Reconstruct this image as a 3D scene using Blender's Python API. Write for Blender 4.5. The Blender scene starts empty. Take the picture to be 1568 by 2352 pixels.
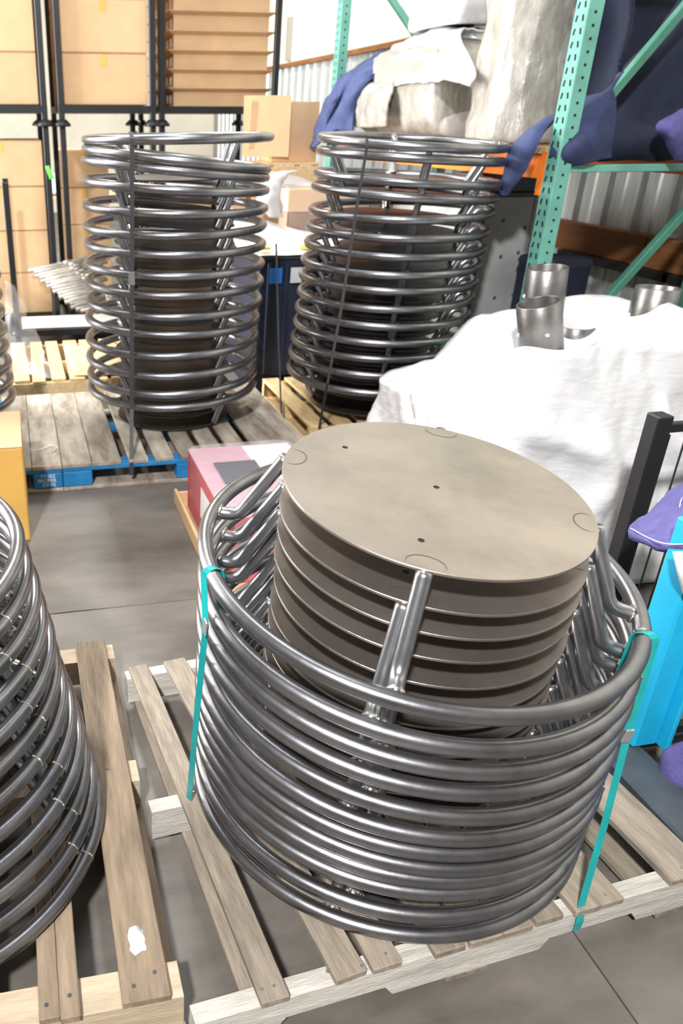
import bpy, bmesh, math, random
from math import pi, sin, cos, radians as rad
from mathutils import Vector, Matrix, Quaternion, noise

random.seed(7)
S = bpy.context.scene
C = S.collection

# ------------------------------------------------------------------ camera
F_PX, PITCH, H, TH = 1806.2, rad(26.434), 1.66, rad(10.9)
cd = bpy.data.cameras.new('camera'); cam = bpy.data.objects.new('camera', cd); C.objects.link(cam)
cam.location = (0, 0, H); cam.rotation_euler = (pi/2 - PITCH, 0, -TH)
cd.sensor_fit = 'VERTICAL'; cd.sensor_height = 36; cd.sensor_width = 24
cd.lens = F_PX/2352*36
cd.shift_x = (784-400)/2352
cd.clip_start = .05; cd.clip_end = 100
cd.dof.use_dof = True; cd.dof.focus_distance = 1.9; cd.dof.aperture_fstop = 4.0
S.camera = cam

# ------------------------------------------------------------------ world, lights, exposure
w = bpy.data.worlds.new('world'); S.world = w; w.use_nodes = True
bg = w.node_tree.nodes['Background']; bg.inputs[0].default_value = (1, .95, .88, 1); bg.inputs[1].default_value = .17
def area(name, loc, target, sx, sy, power, col):
    d = bpy.data.lights.new(name, 'AREA'); d.shape = 'RECTANGLE'; d.size = sx; d.size_y = sy
    d.energy = power; d.color = col
    o = bpy.data.objects.new(name, d); C.objects.link(o); o.location = loc
    o.rotation_euler = (Vector(target)-Vector(loc)).to_track_quat('-Z', 'Y').to_euler()
    return o
area('high_bay_lamp', (-1.35, -1.9, 4.8), (.5, 1.6, .4), .34, .34, 560, (1, .98, .96))
area('strip_fill', (.9, 3.4, 5.2), (.9, 3.4, 0), .35, 4.0, 90, (.92, .96, 1))  # this and the next two: unseen strips added for fill and highlights
area('strip_fill', (-2.6, 5.5, 5.2), (-1.2, 5.5, 0), .4, 4.0, 130, (1, .97, .92))
area('strip_fill', (.6, 9.5, 5.4), (.6, 9.5, 0), .5, 5.0, 420, (1, .97, .9))
area('door_daylight', (-4.6, 6.6, 2.2), (1.5, 7.2, 1.2), 3.4, 3.6, 1250, (1, .97, .93))
S.view_settings.view_transform = 'Standard'; S.view_settings.look = 'None'
S.view_settings.gamma = 1; S.view_settings.use_curve_mapping = False
S.view_settings.exposure = .12

# ------------------------------------------------------------------ pixel helpers (photo pixel -> point on a plane)
_R = Vector((cos(TH), -sin(TH), 0)); _F0 = Vector((sin(TH), cos(TH), 0))
_F = _F0*cos(PITCH) - Vector((0, 0, sin(PITCH))); _U = _F0*sin(PITCH) + Vector((0, 0, cos(PITCH)))
def at(px, py, x=None, y=None, z=None):
    d = _F + _R*((px-400)/F_PX) - _U*((py-1176)/F_PX)
    t = (z-H)/d.z if z is not None else (y/d.y if y is not None else x/d.x)
    return Vector((0, 0, H)) + d*t

# ------------------------------------------------------------------ materials
MATS = {}
def mat(name, col, rough=.5, metal=0., var=.0, scale=6., bump=0., bscale=30., stretch=(1, 1, 1), dark=None, alpha=1., rnd=0., spec=.5, trans=0., coat=0.):
    m = bpy.data.materials.new(name); MATS[name] = m; m.use_nodes = True
    nt = m.node_tree; n = nt.nodes; L = nt.links; b = n['Principled BSDF']
    b.inputs['Roughness'].default_value = rough; b.inputs['Metallic'].default_value = metal
    b.inputs['Specular IOR Level'].default_value = spec
    b.inputs['Coat Weight'].default_value = coat
    if alpha < 1: b.inputs['Alpha'].default_value = alpha
    b.inputs['Transmission Weight'].default_value = trans
    c = (*col, 1); b.inputs['Base Color'].default_value = c
    if var or bump or rnd:
        tc = n.new('ShaderNodeTexCoord'); mp = n.new('ShaderNodeMapping'); mp.inputs['Scale'].default_value = stretch
        oi = n.new('ShaderNodeObjectInfo'); ad = n.new('ShaderNodeVectorMath'); ad.operation = 'MULTIPLY_ADD'
        ad.inputs[1].default_value = (1, 1, 1)
        mu = n.new('ShaderNodeMath'); mu.operation = 'MULTIPLY'; mu.inputs[1].default_value = 40.
        L.new(oi.outputs['Random'], mu.inputs[0]); L.new(tc.outputs['Object'], ad.inputs[0]); L.new(mu.outputs[0], ad.inputs[2])
        L.new(ad.outputs[0], mp.inputs[0])
        out = None
        if var:
            t = n.new('ShaderNodeTexNoise'); t.inputs['Scale'].default_value = scale; t.inputs['Detail'].default_value = 6; t.inputs['Roughness'].default_value = .62
            L.new(mp.outputs[0], t.inputs['Vector'])
            r = n.new('ShaderNodeValToRGB'); r.color_ramp.elements[0].position = .32; r.color_ramp.elements[1].position = .68
            dk = dark or tuple(x*(1-var) for x in col)
            r.color_ramp.elements[0].color = (*dk, 1); r.color_ramp.elements[1].color = (*[min(1, x*(1+var*.35)) for x in col], 1)
            L.new(t.outputs['Fac'], r.inputs[0]); out = r.outputs[0]
        if rnd:
            hs = n.new('ShaderNodeHueSaturation'); mr = n.new('ShaderNodeMapRange')
            mr.inputs['To Min'].default_value = 1-rnd; mr.inputs['To Max'].default_value = 1+rnd
            L.new(oi.outputs['Random'], mr.inputs['Value']); L.new(mr.outputs[0], hs.inputs['Value'])
            if out: L.new(out, hs.inputs['Color'])
            else: hs.inputs['Color'].default_value = c
            out = hs.outputs[0]
        if out: L.new(out, b.inputs['Base Color'])
        if bump:
            t2 = n.new('ShaderNodeTexNoise'); t2.inputs['Scale'].default_value = bscale; t2.inputs['Detail'].default_value = 5
            L.new(mp.outputs[0], t2.inputs['Vector'])
            bp = n.new('ShaderNodeBump'); bp.inputs['Strength'].default_value = bump; bp.inputs['Distance'].default_value = .01
            L.new(t2.outputs['Fac'], bp.inputs['Height']); L.new(bp.outputs[0], b.inputs['Normal'])
    return m

mat('tube', (.29, .29, .305), .32, .95, .35, 7, .04, 40, rnd=.08)
mat('leg', (.46, .47, .49), .30, .95, .3, 9, .04, 40)
mat('plate', (.44, .39, .35), .40, .9, .25, 5, .05, 60, rnd=.05)
mat('plate_shaded', (.12, .113, .105), .42, .85, .3, 6, .05, 60)  # same disc steel, with its dark reflections put into the colour
mat('weldm', (.55, .52, .47), .3, .95, .5, 90, .8, 160)
mat('burn_dark', (.13, .11, .09), .5, .5, .35, 30)
mat('hole', (.01, .01, .01), .9)
mat('strap_dark', (.055, .055, .06), .4, .2)
mat('strap_teal', (.01, .36, .36), .35, 0, .15, 20)
mat('clip', (.75, .76, .78), .3, .9)
mat('wood_old', (.31, .26, .205), .8, 0, .42, 5, .35, 26, (9, 1.2, 9), rnd=.16)
mat('wood_oldx', (.58, .55, .50), .8, 0, .35, 5, .35, 26, (1.2, 9, 9), rnd=.12)
mat('wood_brown', (.30, .225, .155), .8, 0, .4, 5, .3, 26, (9, 1.2, 9), rnd=.12)
mat('wood_new', (.72, .52, .27), .75, 0, .25, 5, .2, 26, (9, 1.2, 9), rnd=.1)
mat('wood_pale', (.56, .45, .32), .75, 0, .25, 5, .25, 26, (1.2, 9, 9), rnd=.1)
mat('wood_deck', (.42, .38, .32), .8, 0, .55, 3.5, .3, 24, (4, 1.0, 4), rnd=.15, dark=(.19, .15, .11))
mat('paint_blue', (.012, .20, .48), .6, 0, .4, 9, .2, 30, rnd=.1)
mat('ink', (.62, .70, .76), .8)
mat('timber', (.27, .11, .035), .75, 0, .35, 3, .2, 20, (6, 1, 6), rnd=.1)
mat('timber_pale', (.52, .36, .18), .75, 0, .2, 6)
mat('concrete', (.19, .172, .153), .4, 0, .5, 1.3, .06, 60, (1, 2.2, 1), dark=(.085, .075, .066), spec=.4)
mat('joint', (.05, .047, .042), .9)
mat('rack_green', (.15, .42, .34), .45, 0, .25, 6, .05, 40)
mat('rack_dark', (.06, .22, .16), .5, 0, .3, 6)
mat('orange', (.95, .22, .02), .45, 0, .1, 5)
mat('sheet', (.50, .54, .55), .4, .35, .28, 3, .03, 20, (8, 8, 1))
mat('insul', (.86, .82, .70), .6, 0, .12, 1.5, .1, 8)
mat('col_grey', (.35, .34, .30), .6)
mat('navy', (.009, .014, .036), .9, 0, .35, 14, .35, 160)  # blanket navy darkened, the unlit bay's shade put into the colour
mat('navy2', (.05, .07, .18), .9, 0, .3, 14, .35, 160)
mat('navy_part_shaded', (.03, .042, .11), .9, 0, .3, 14, .35, 160)  # navy with part of the bay's shade put into the colour
mat('purple', (.105, .095, .29), .85, 0, .3, 16, .4, 150)
mat('stitch', (.75, .75, .85), .8)
mat('wrap_white', (.74, .745, .76), .34, 0, .06, 3, .5, 14, (1, 1, 2.5), spec=.5, coat=.2)
mat('wrap_grey', (.36, .345, .31), .3, 0, .35, 7, .7, 22, (1.6, 1.6, .8), coat=.5)
mat('wrap_pale', (.58, .575, .59), .35, 0, .2, 7, .5, 18, coat=.4)
mat('film', (.88, .88, .9), .2, 0, 0, 1, .6, 20, alpha=.16, coat=.6)
mat('carton', (.66, .44, .25), .8, 0, .12, 4, .05, 30, rnd=.07)
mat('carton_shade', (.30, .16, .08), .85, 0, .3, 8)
mat('carton_yellow', (.72, .42, .10), .7, 0, .12, 4)
mat('paper', (.86, .86, .86), .6)
mat('black_steel', (.018, .02, .024), .4, .3, .2, 8)
mat('slate', (.07, .085, .10), .5, .2, .35, 7, .1, 30)
mat('grey_steel', (.33, .34, .35), .4, .7, .3, 8, .05, 40)
mat('pipe', (.27, .262, .255), .36, .85, .35, 9, .06, 40)
mat('bin_navy', (.015, .022, .045), .45, 0, .25, 6)
mat('bin_grey', (.36, .37, .37), .6, 0, .25, 3, .05, 20)
mat('label_blue', (.01, .20, .72), .5)
mat('cyan', (.012, .42, .70), .42, 0, .2, 5, .05, 40)
mat('red_box', (.58, .03, .05), .4, 0, .15, 5)
mat('red_pale', (.62, .35, .42), .35, 0, .2, 6)
mat('black_pad', (.03, .03, .05), .6)
mat('green_tarp', (.16, .50, .10), .5, 0, .25, 9, .2, 30)
mat('blue_tarp', (.09, .16, .36), .5, 0, .25, 9, .2, 30)
mat('white_tarp', (.55, .58, .60), .5, 0, .2, 9, .2, 30)
mat('rod', (.24, .225, .20), .5, .4, .4, 9, rnd=.35)
mat('yellow', (.85, .72, .16), .7)
mat('red', (.6, .03, .03), .6)
mat('lime', (.15, .75, .10), .5)
mat('twine', (.75, .73, .68), .9)

# ------------------------------------------------------------------ mesh helpers
def new_mesh(name, bm, m, smooth=False):
    me = bpy.data.meshes.new(name); bmesh.ops.recalc_face_normals(bm, faces=bm.faces); bm.to_mesh(me); bm.free()
    me.materials.append(MATS[m])
    if smooth:
        for p in me.polygons: p.use_smooth = True
    return me
def add(name, me, parent=None, loc=(0, 0, 0), rot=None, label=None, cat=None, group=None, kind=None):
    o = bpy.data.objects.new(name, me); C.objects.link(o); o.parent = parent; o.location = loc
    if rot is not None:
        if isinstance(rot, Quaternion): o.rotation_mode = 'QUATERNION'; o.rotation_quaternion = rot
        else: o.rotation_euler = rot
    if label: o['label'] = label
    if cat: o['category'] = cat
    if group: o['group'] = group
    if kind: o['kind'] = kind
    return o
def thing(name, loc, label, cat, group=None, rot=None):
    return add(name, None, None, loc, rot, label, cat, group)
def clone(o, parent=None):
    c = o.copy(); C.objects.link(c); c.parent = parent
    for ch in o.children: clone(ch, c)
    return c
def box_bm(sx, sy, sz, bev=.0, bm=None, c=(0, 0, 0), rot=None):
    own = bm is None
    bm = bm or bmesh.new()
    M = Matrix.Translation(c) @ (rot.to_4x4() if rot is not None else Matrix.Identity(4)) @ Matrix.Diagonal((sx, sy, sz, 1))
    r = bmesh.ops.create_cube(bm, size=1, matrix=M)
    if bev: bmesh.ops.bevel(bm, geom=list({e for v in r['verts'] for e in v.link_edges}), offset=bev, segments=1, affect='EDGES')
    return bm
_bx = {}
def box(sx, sy, sz, m, bev=.002):
    k = (round(sx, 4), round(sy, 4), round(sz, 4), m, bev)
    if k not in _bx: _bx[k] = new_mesh('box', box_bm(sx, sy, sz, bev), m)
    return _bx[k]
def bx(name, x0, x1, y0, y1, z0, z1, m, parent=None, bev=.002, **kw):
    o = parent; off = Vector((0, 0, 0))
    p = parent
    while p is not None: off += p.location; p = p.parent
    return add(name, box(x1-x0, y1-y0, z1-z0, m, bev), parent, Vector(((x0+x1)/2, (y0+y1)/2, (z0+z1)/2))-off, **kw)
def tube_bm(pts, r, seg=10, bm=None, caps=True, closed=False):
    bm = bm or bmesh.new(); pts = [Vector(p) for p in pts]; n = len(pts)
    rr = r if isinstance(r, (list, tuple)) else [r]*n
    rings = []; up = None
    for i, p in enumerate(pts):
        if closed: t = pts[(i+1) % n]-pts[i-1]
        else: t = pts[min(i+1, n-1)]-pts[max(i-1, 0)]
        t.normalize()
        if up is None:
            up = Vector((0, 0, 1)) if abs(t.z) < .9 else Vector((1, 0, 0))
        a = (up - t*up.dot(t)).normalized(); up = a; b = t.cross(a)
        rings.append([bm.verts.new(p + (a*cos(2*pi*k/seg)+b*sin(2*pi*k/seg))*rr[i]) for k in range(seg)])
    for i in range(n if closed else n-1):
        A, B = rings[i], rings[(i+1) % n]
        for k in range(seg): bm.faces.new((A[k], A[(k+1) % seg], B[(k+1) % seg], B[k]))
    if caps and not closed:
        bm.faces.new(rings[0][::-1]); bm.faces.new(rings[-1])
    return bm
def tube(pts, r, m, seg=10): return new_mesh('tube', tube_bm(pts, r, seg), m, True)
def lathe_bm(prof, seg=32, bm=None):
    bm = bm or bmesh.new(); R = []
    for r, z in prof:
        R.append([bm.verts.new((r*cos(2*pi*k/seg), r*sin(2*pi*k/seg), z)) for k in range(seg)] if r > 1e-6 else [bm.verts.new((0, 0, z))])
    for A, B in zip(R, R[1:]):
        for k in range(seg):
            k2 = (k+1) % seg
            vs = [A[k % len(A)], A[k2 % len(A)], B[k2 % len(B)], B[k % len(B)]]
            u = []
            for v in vs:
                if v not in u: u.append(v)
            if len(u) > 2: bm.faces.new(u)
    return bm
def ribbon_bm(pts, wdir, w, th=.0012):
    """flat strap along pts, width along wdir"""
    bm = bmesh.new(); pts = [Vector(p) for p in pts]; wd = Vector(wdir).normalized(); prev = None
    for i, p in enumerate(pts):
        t = (pts[min(i+1, len(pts)-1)]-pts[max(i-1, 0)]).normalized(); nrm = t.cross(wd).normalized()
        q = [bm.verts.new(p+wd*w/2*a+nrm*th/2*b) for a, b in ((-1, -1), (1, -1), (1, 1), (-1, 1))]
        if prev:
            for k in range(4): bm.faces.new((prev[k], prev[(k+1) % 4], q[(k+1) % 4], q[k]))
        else: bm.faces.new(q)
        prev = q
    bm.faces.new(prev[::-1]); return bm
def ribbon(pts, wdir, w, m, th=.0012): return new_mesh('ribbon', ribbon_bm(pts, wdir, w, th), m)
def cr(p0, p1, p2, p3, t):
    return .5*((2*p1)+(-p0+p2)*t+(2*p0-5*p1+4*p2-p3)*t*t+(-p0+3*p1-3*p2+p3)*t**3)
def spline(pts, n):
    pts = [Vector(p) for p in pts]; out = []
    for i in range(len(pts)-1):
        a, b, c, d = pts[max(i-1, 0)], pts[i], pts[i+1], pts[min(i+2, len(pts)-1)]
        for k in range(n): out.append(cr(a, b, c, d, k/n))
    out.append(pts[-1]); return out
def cloth(ctrl, m, n=8, th=.012, amp=.01, fr=6., seed=0., fine=.0, name='cloth'):
    """thick sheet through a grid of control points"""
    rows = [spline(r, n) for r in ctrl]
    g = list(zip(*[spline([r[j] for r in rows], n) for j in range(len(rows[0]))]))
    bm = bmesh.new(); ni, nj = len(g), len(g[0])
    off = Vector((seed, seed*1.7, seed*.3)); top = []; bot = []
    for i in range(ni):
        a = []; b = []
        for j in range(nj):
            p = g[i][j]
            du = g[min(i+1, ni-1)][j]-g[max(i-1, 0)][j]; dv = g[i][min(j+1, nj-1)]-g[i][max(j-1, 0)]
            nn = du.cross(dv); nn = nn.normalized() if nn.length > 1e-9 else Vector((0, 0, 1))
            d = amp*noise.noise(p*fr+off)+fine*noise.noise(p*fr*4+off)
            a.append(bm.verts.new(p+nn*(d+th/2))); b.append(bm.verts.new(p+nn*(d-th/2)))
        top.append(a); bot.append(b)
    for i in range(ni-1):
        for j in range(nj-1):
            bm.faces.new((top[i][j], top[i][j+1], top[i+1][j+1], top[i+1][j]))
            bm.faces.new((bot[i][j], bot[i+1][j], bot[i+1][j+1], bot[i][j+1]))
    for i in range(ni-1):
        for j in (0, nj-1): bm.faces.new((top[i][j], top[i+1][j], bot[i+1][j], bot[i][j]))
    for j in range(nj-1):
        for i in (0, ni-1): bm.faces.new((top[i][j], bot[i][j], bot[i][j+1], top[i][j+1]))
    return new_mesh(name, bm, m, True)
def loft(secs, m, seg=40, n=5, axis='Z', expo=3., amp=.01, fr=6., seed=0., fine=0., stretch=(1, 1, 1), name='loft'):
    """closed body through superellipse sections (cx,cy,cz,a,b) along an axis; a,b span the two other axes"""
    s = []
    for i in range(len(secs)-1):
        q = [Vector(secs[max(i-1, 0)]), Vector(secs[i]), Vector(secs[i+1]), Vector(secs[min(i+2, len(secs)-1)])] if False else None
        for k in range(n):
            t = k/n; t = t*t*(3-2*t) if False else t
            s.append([cr(secs[max(i-1, 0)][c], secs[i][c], secs[i+1][c], secs[min(i+2, len(secs)-1)][c], t) for c in range(5)])
    s.append(list(secs[-1]))
    bm = bmesh.new(); R = []; off = Vector((seed, seed*2.1, -seed)); st = Vector(stretch)
    for cx, cy, cz, a, b in s:
        a = max(a, .002); b = max(b, .002); ring = []
        for k in range(seg):
            f = 2*pi*k/seg; c, q = cos(f), sin(f)
            u = a*math.copysign(abs(c)**(2/expo), c); v = b*math.copysign(abs(q)**(2/expo), q)
            d = Vector((u, v, 0)) if axis == 'Z' else (Vector((u, 0, v)) if axis == 'Y' else Vector((0, u, v)))
            p = Vector((cx, cy, cz))+d
            pn = Vector((p.x*st.x, p.y*st.y, p.z*st.z))
            k2 = amp*noise.noise(pn*fr+off)+amp*.5*noise.noise(pn*fr*2.3-off)+fine*noise.noise(pn*fr*6+off)
            p += d.normalized()*k2
            ring.append(bm.verts.new(p))
        R.append(ring)
    for A, B in zip(R, R[1:]):
        for k in range(seg): bm.faces.new((A[k], A[(k+1) % seg], B[(k+1) % seg], B[k]))
    bm.faces.new(R[0][::-1]); bm.faces.new(R[-1])
    return new_mesh(name, bm, m, True)

# ================================================================== SETTING
floor = add('floor', box(24, 30, .05, 'joint', 0), None, (0, 8, -.037), kind='structure', label='polished grey concrete warehouse floor with saw-cut joints')
JX = [-12, -7.88, -3.38, 1.12, 5.62, 12]; JY = [-7, -1.98, 2.52, 7.02, 11.52, 16.02, 23]
for i in range(len(JX)-1):
    for j in range(len(JY)-1):
        bx('slab', JX[i]+.002, JX[i+1]-.002, JY[j]+.002, JY[j+1]-.002, -.011, 0, 'concrete', floor, .0015)

WX = 4.05
wall = add('wall_right', box(.06, 24, 7, 'col_grey', 0), None, (WX+.09, 8, 3.45), kind='structure', label='corrugated metal side wall with cream insulation above a timber rail')
def corr_bm(wid, z0, z1):
    bm = bmesh.new(); prof = []
    y = 0; step = .305
    while y < wid-1e-6:
        for dy, d in ((0, 0), (.11, 0), (.13, .006), (.17, .006), (.19, 0), (.235, 0), (.255, .034), (.285, .034), (.305, 0)):
            if prof and abs(prof[-1][0]-(y+dy)) < 1e-6: continue
            prof.append((y+dy, d))
        y += step
    vs = [[bm.verts.new((-d, yy-wid/2, z)) for yy, d in prof] for z in (z0, z1)]
    for k in range(len(prof)-1): bm.faces.new((vs[0][k], vs[0][k+1], vs[1][k+1], vs[1][k]))
    return bm
cm = new_mesh('corrugated', corr_bm(.915, 0, 2.4), 'sheet')
for k in range(18): add('wall_sheet', cm, wall, Vector((WX+.02, .5+.915*k, 0))-wall.location)
for k in range(9):
    bx('insulation_panel', WX-.02, WX+.04, .2+1.85*k, .2+1.85*(k+1)-.012, 2.40, 5.6, 'insul', wall, .01)
for y0 in (0, 4.6, 9.2, 13.8):
    bx('wall_rail', WX-.10, WX-.005, y0+.0, y0+4.59, .82, 1.005, 'timber', wall)
    bx('wall_rail', WX-.055, WX-.001, y0, y0+4.59, 2.345, 2.395, 'timber', wall)
for y0, y1, z in ((3.0, 3.75, .775), (3.72, 4.35, .80), (4.3, 5.4, .80)):
    bx('rail_bracket', WX-.14, WX-.012, y0, y1, z-.035, z+.018, 'black_steel', wall)
bx('rail_block', WX-.135, WX-.101, 4.05, 4.21, .83, 1.0, 'timber_pale', wall)
bx('rail_block', WX-.125, WX-.101, 3.75, 3.98, .83, .99, 'timber_pale', wall)
for y, z0, z1 in ((7.7, 2.42, 2.80), (12.2, 2.42, 2.95)):
    bx('wall_post', WX-.09, WX-.021, y, y+.10, z0, z1, 'col_grey', wall)
add('cable', tube([(WX-.05, 10.3, 4.2), (WX-.06, 10.35, 3.0), (WX-.06, 10.4, 1.2)], .012, 'paper', 8), wall, -wall.location)
# far wall with a daylight doorway
far = add('wall_far', box(6.2, .1, 7, 'insul', 0), None, (2.05, 17.2, 3.45), kind='structure', label='cream far wall of the warehouse')
bx('lintel', -3.2, -1.06, 17.15, 17.25, 2.2, 6.9, 'insul', far, 0)
bx('wall_panel', -9, -3.2, 17.15, 17.25, 0, 6.9, 'insul', far, 0)
for k in range(7): bx('door_bar', -3.1+k*.3, -3.06+k*.3, 17.0, 17.04, .0, 2.2, 'black_steel', far, 0)

# ================================================================== PALLETS
def stringer_bm(L, w, h, notch=((.18, .41), (.81, .72+.32))):
    """timber beam along X with two fork notches cut in its lower edge"""
    bm = bmesh.new(); pts = [(0, 0)]
    for a, b in notch:
        pts += [(a, 0), (a+.02, .03), (b-.02, .03), (b, 0)]
    pts += [(L, 0), (L, h), (0, h)]
    f = bm.faces.new([bm.verts.new((x, -w/2, z)) for x, z in pts])
    r = bmesh.ops.extrude_face_region(bm, geom=[f]); bmesh.ops.translate(bm, verts=[v for v in r['geom'] if isinstance(v, bmesh.types.BMVert)], vec=(0, w, 0))
    return bm
def jitter(a): return random.uniform(-a, a)
# --- front pallet: stringers along X, boards along Y
P = thing('timber_pallet', (.773, 1.47, 0), 'weathered grey timber pallet with wide gaps under the teal strapped stack', 'pallet', None, (0, 0, rad(5)))
for y, x0 in ((-.52, -.612), (.0, -.564), (.525, -.506)):
    add('stringer', new_mesh('stringer', stringer_bm(.612-x0, .04, .091, ((.17, .43), (.79, 1.05))), 'wood_oldx'), P, (x0, y, .031))
def lbx(name, x0, x1, y0, y1, z0, z1, m, rz=0.):
    return add(name, box(x1-x0, y1-y0, z1-z0, m), P, ((x0+x1)/2, (y0+y1)/2, (z0+z1)/2), (0, 0, rz))
for x0, x1, rz in ((-.487, -.428, .012), (-.352, -.282, .055), (-.246, -.180, .01), (-.102, -.03, 0), (-.022, .055, .004), (.06, .135, -.003), (.142, .21, .004), (.24, .365, .003), (.50, .612, .0)):
    lbx('deck_board', x0, x1, -.545+jitter(.005), .548+jitter(.008), .123, .141, 'wood_old', rz)
for x0, x1 in ((-.485, -.43), (-.05, .05), (.50, .60)):
    lbx('bottom_board', x0, x1, -.54, .54, .012, .030, 'wood_old')
M_nail = new_mesh('nail', lathe_bm([(0, .001), (.003, .001), (.0035, 0), (.0035, -.004)], 8), 'grey_steel')
for x, y in ((-.47, -.52), (-.445, -.52), (-.45, 0), (-.33, -.52), (-.26, -.53), (-.20, -.52), (.28, -.52), (.33, -.53), (.55, -.52)):
    add('nail_head', M_nail, P, (x, y, .1412))
# --- left pallet
P = thing('timber_pallet', (-.31, 1.53, 0), 'brown timber pallet with a split board and pale stringer ends', 'pallet')
off = P.location
st2 = new_mesh('stringer', stringer_bm(1.02, .075, .088, ((.14, .38), (.64, .88))), 'wood_pale')
for y in (.975, 1.55, 2.08): add('stringer', st2, P, Vector((-.82, y, .034))-off)
for x0, x1 in ((-.80, -.70), (-.63, -.54), (-.46, -.37), (-.27, -.18), (-.08, -.0405), (-.0385, .0), (.08, .175)):
    o = bx('deck_board', x0, x1, .932+jitter(.005), 2.125+jitter(.006), .123, .141, 'wood_brown', P); o.rotation_euler.z = jitter(.004)
for x0, x1 in ((-.80, -.68), (-.36, -.26), (.09, .205)):
    bx('bottom_board', x0, x1, .935, 2.12, .013, .033, 'wood_brown', P)
for x, y in ((.105, .965), (.15, .985), (-.065, .96), (-.02, .97), (.12, 1.55)):
    add('nail_head', new_mesh('nail', lathe_bm([(0, .001), (.004, .001), (.0045, 0), (.0045, -.004)], 8), 'slate'), P, Vector((x, y, .1415))-off)
add('dried_splash', loft([(0, 0, 0, .018, .03), (0, 0, .001, .017, .028)], 'paper', 24, 1, amp=.008, fr=60), P, Vector((.125, 1.06, .1412))-off)
# --- blue block pallets
def blue_pallet(x0, label):
    P = thing('blue_block_pallet', (x0+.61, 4.19, 0), label, 'pallet', None); off = P.location
    y0, y1 = 3.615, 4.77; xs = []
    wid = [.145, .145, .098, .098, .098, .098, .098, .145, .145]; gap = [.003, .038, .034, .034, .034, .034, .038, .003]
    x = x0
    for k, wd in enumerate(wid):
        o = bx('deck_board', x, x+wd, y0+jitter(.003), y1, .122, .141, 'wood_deck', P)
        x += wd + (gap[k] if k < len(gap) else 0)
    X1 = x
    for y in (y0+.002, (y0+y1)/2-.05, y1-.102):
        bx('stringer_board', x0, X1, y, y+.10, .101, .1215, 'paint_blue', P)
    for x in (x0, (x0+X1)/2-.07, X1-.145):
        for y, d in ((y0+.001, .10), ((y0+y1)/2-.05, .10), (y1-.101, .10)):
            bx('block', x, x+.145 if x != (x0+X1)/2-.07 else x+.14, y, y+d, .0185, .1005, 'paint_blue', P, .006)
    for x in (x0, (x0+X1)/2-.06, X1-.12):
        bx('bottom_board', x, x+.12, y0+.11, y1-.11, .0005, .018, 'wood_deck', P)
    for y in (y0, y1-.105): bx('bottom_board', x0, X1, y, y+.104, .0005, .018, 'wood_deck', P)
    return P
PB = blue_pallet(.135, 'blue painted block pallet with stained deck carrying a black strapped stack')
PL = blue_pallet(-1.156, 'blue block pallet stencilled with worn white lettering on its corner block')
def text(body, size, loc, rot, parent, m, name='lettering', label=None):
    cu = bpy.data.curves.new(name, 'FONT'); cu.body = body; cu.size = size; cu.extrude = .0006; cu.align_x = 'CENTER'; cu.align_y = 'CENTER'
    t = bpy.data.objects.new('tmp', cu); C.objects.link(t); bpy.context.view_layer.update()
    me = bpy.data.meshes.new_from_object(t.evaluated_get(bpy.context.evaluated_depsgraph_get())); bpy.data.objects.remove(t)
    me.materials.clear(); me.materials.append(MATS[m])
    return add(name, me, parent, loc, rot, label)
blk = [o for o in PL.children if o.name.startswith('block')]
bl = max((o for o in blk if (o.location+PL.location).y < 3.8), key=lambda o: o.location.x)
for s, z, dx in (('77-362', .026, -.0), ('PROPER', .002, -.005), ('OF PE', -.022, .004)):
    text(s, .026, Vector((dx, -.052, z)), (pi/2, 0, 0), bl, 'ink', label='worn white stencil lettering')
# --- pale pallet under the second tall stack
P = thing('timber_pallet', (2.02, 4.37, 0), 'pale new timber pallet under the stack next to the green rack post', 'pallet'); off = P.location
st3 = new_mesh('stringer', stringer_bm(1.02, .04, .088, ((.14, .38), (.64, .88))), 'wood_new')
for y in (3.93, 4.37, 4.80): add('stringer', st3, P, Vector((1.52, y, .034))-off)
for k in range(7):
    x = 1.522+k*.15; bx('deck_board', x, x+.105, 3.91, 4.83, .123, .141, 'wood_new', P)
for x in (1.525, 1.98, 2.43): bx('bottom_board', x, x+.1, 3.912, 4.825, .014, .033, 'wood_new', P)

# ================================================================== RING BASES
RR, RT, RD, UH = .458, .0172, .316, .182
def torus_bm(R, r, n=112, s=14):
    return tube_bm([(R*cos(2*pi*k/n), R*sin(2*pi*k/n), 0) for k in range(n)], r, s, closed=True)
M_ring = new_mesh('ring', torus_bm(RR, RT), 'tube', True)
M_disc = new_mesh('disc', lathe_bm([(0, UH), (RD-.0006, UH), (RD, UH-.0006), (RD, UH-.0054), (RD-.0006, UH-.006), (0, UH-.006)], 112), 'plate')
lp = spline([(.313, 0, UH-.006), (.345, 0, .112), (.3755, 0, .052), (.392, 0, .019), (.412, 0, .004), (.443, 0, 0)], 5)
M_leg = new_mesh('leg', tube_bm(lp, .0152, 12), 'leg', True)
def bead_bm(R, r, lump, seed, n=22, s=6):
    bm = bmesh.new(); random.seed(seed)
    pts = [(0, R*cos(2*pi*k/n), R*sin(2*pi*k/n)) for k in range(n)]
    return tube_bm(pts, [r*(1+random.uniform(-lump, lump)) for _ in pts], s, bm, closed=True)
M_bead = new_mesh('weld', bead_bm(.0155, .0042, .35, 3), 'weldm', True)
M_seam = new_mesh('weld', bead_bm(.0172, .0018, .5, 5), 'weldm', True)
random.seed(7)
M_hole = new_mesh('hole', lathe_bm([(0, .0004), (.0065, .0004), (.0065, -.001)], 14), 'hole')
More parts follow.
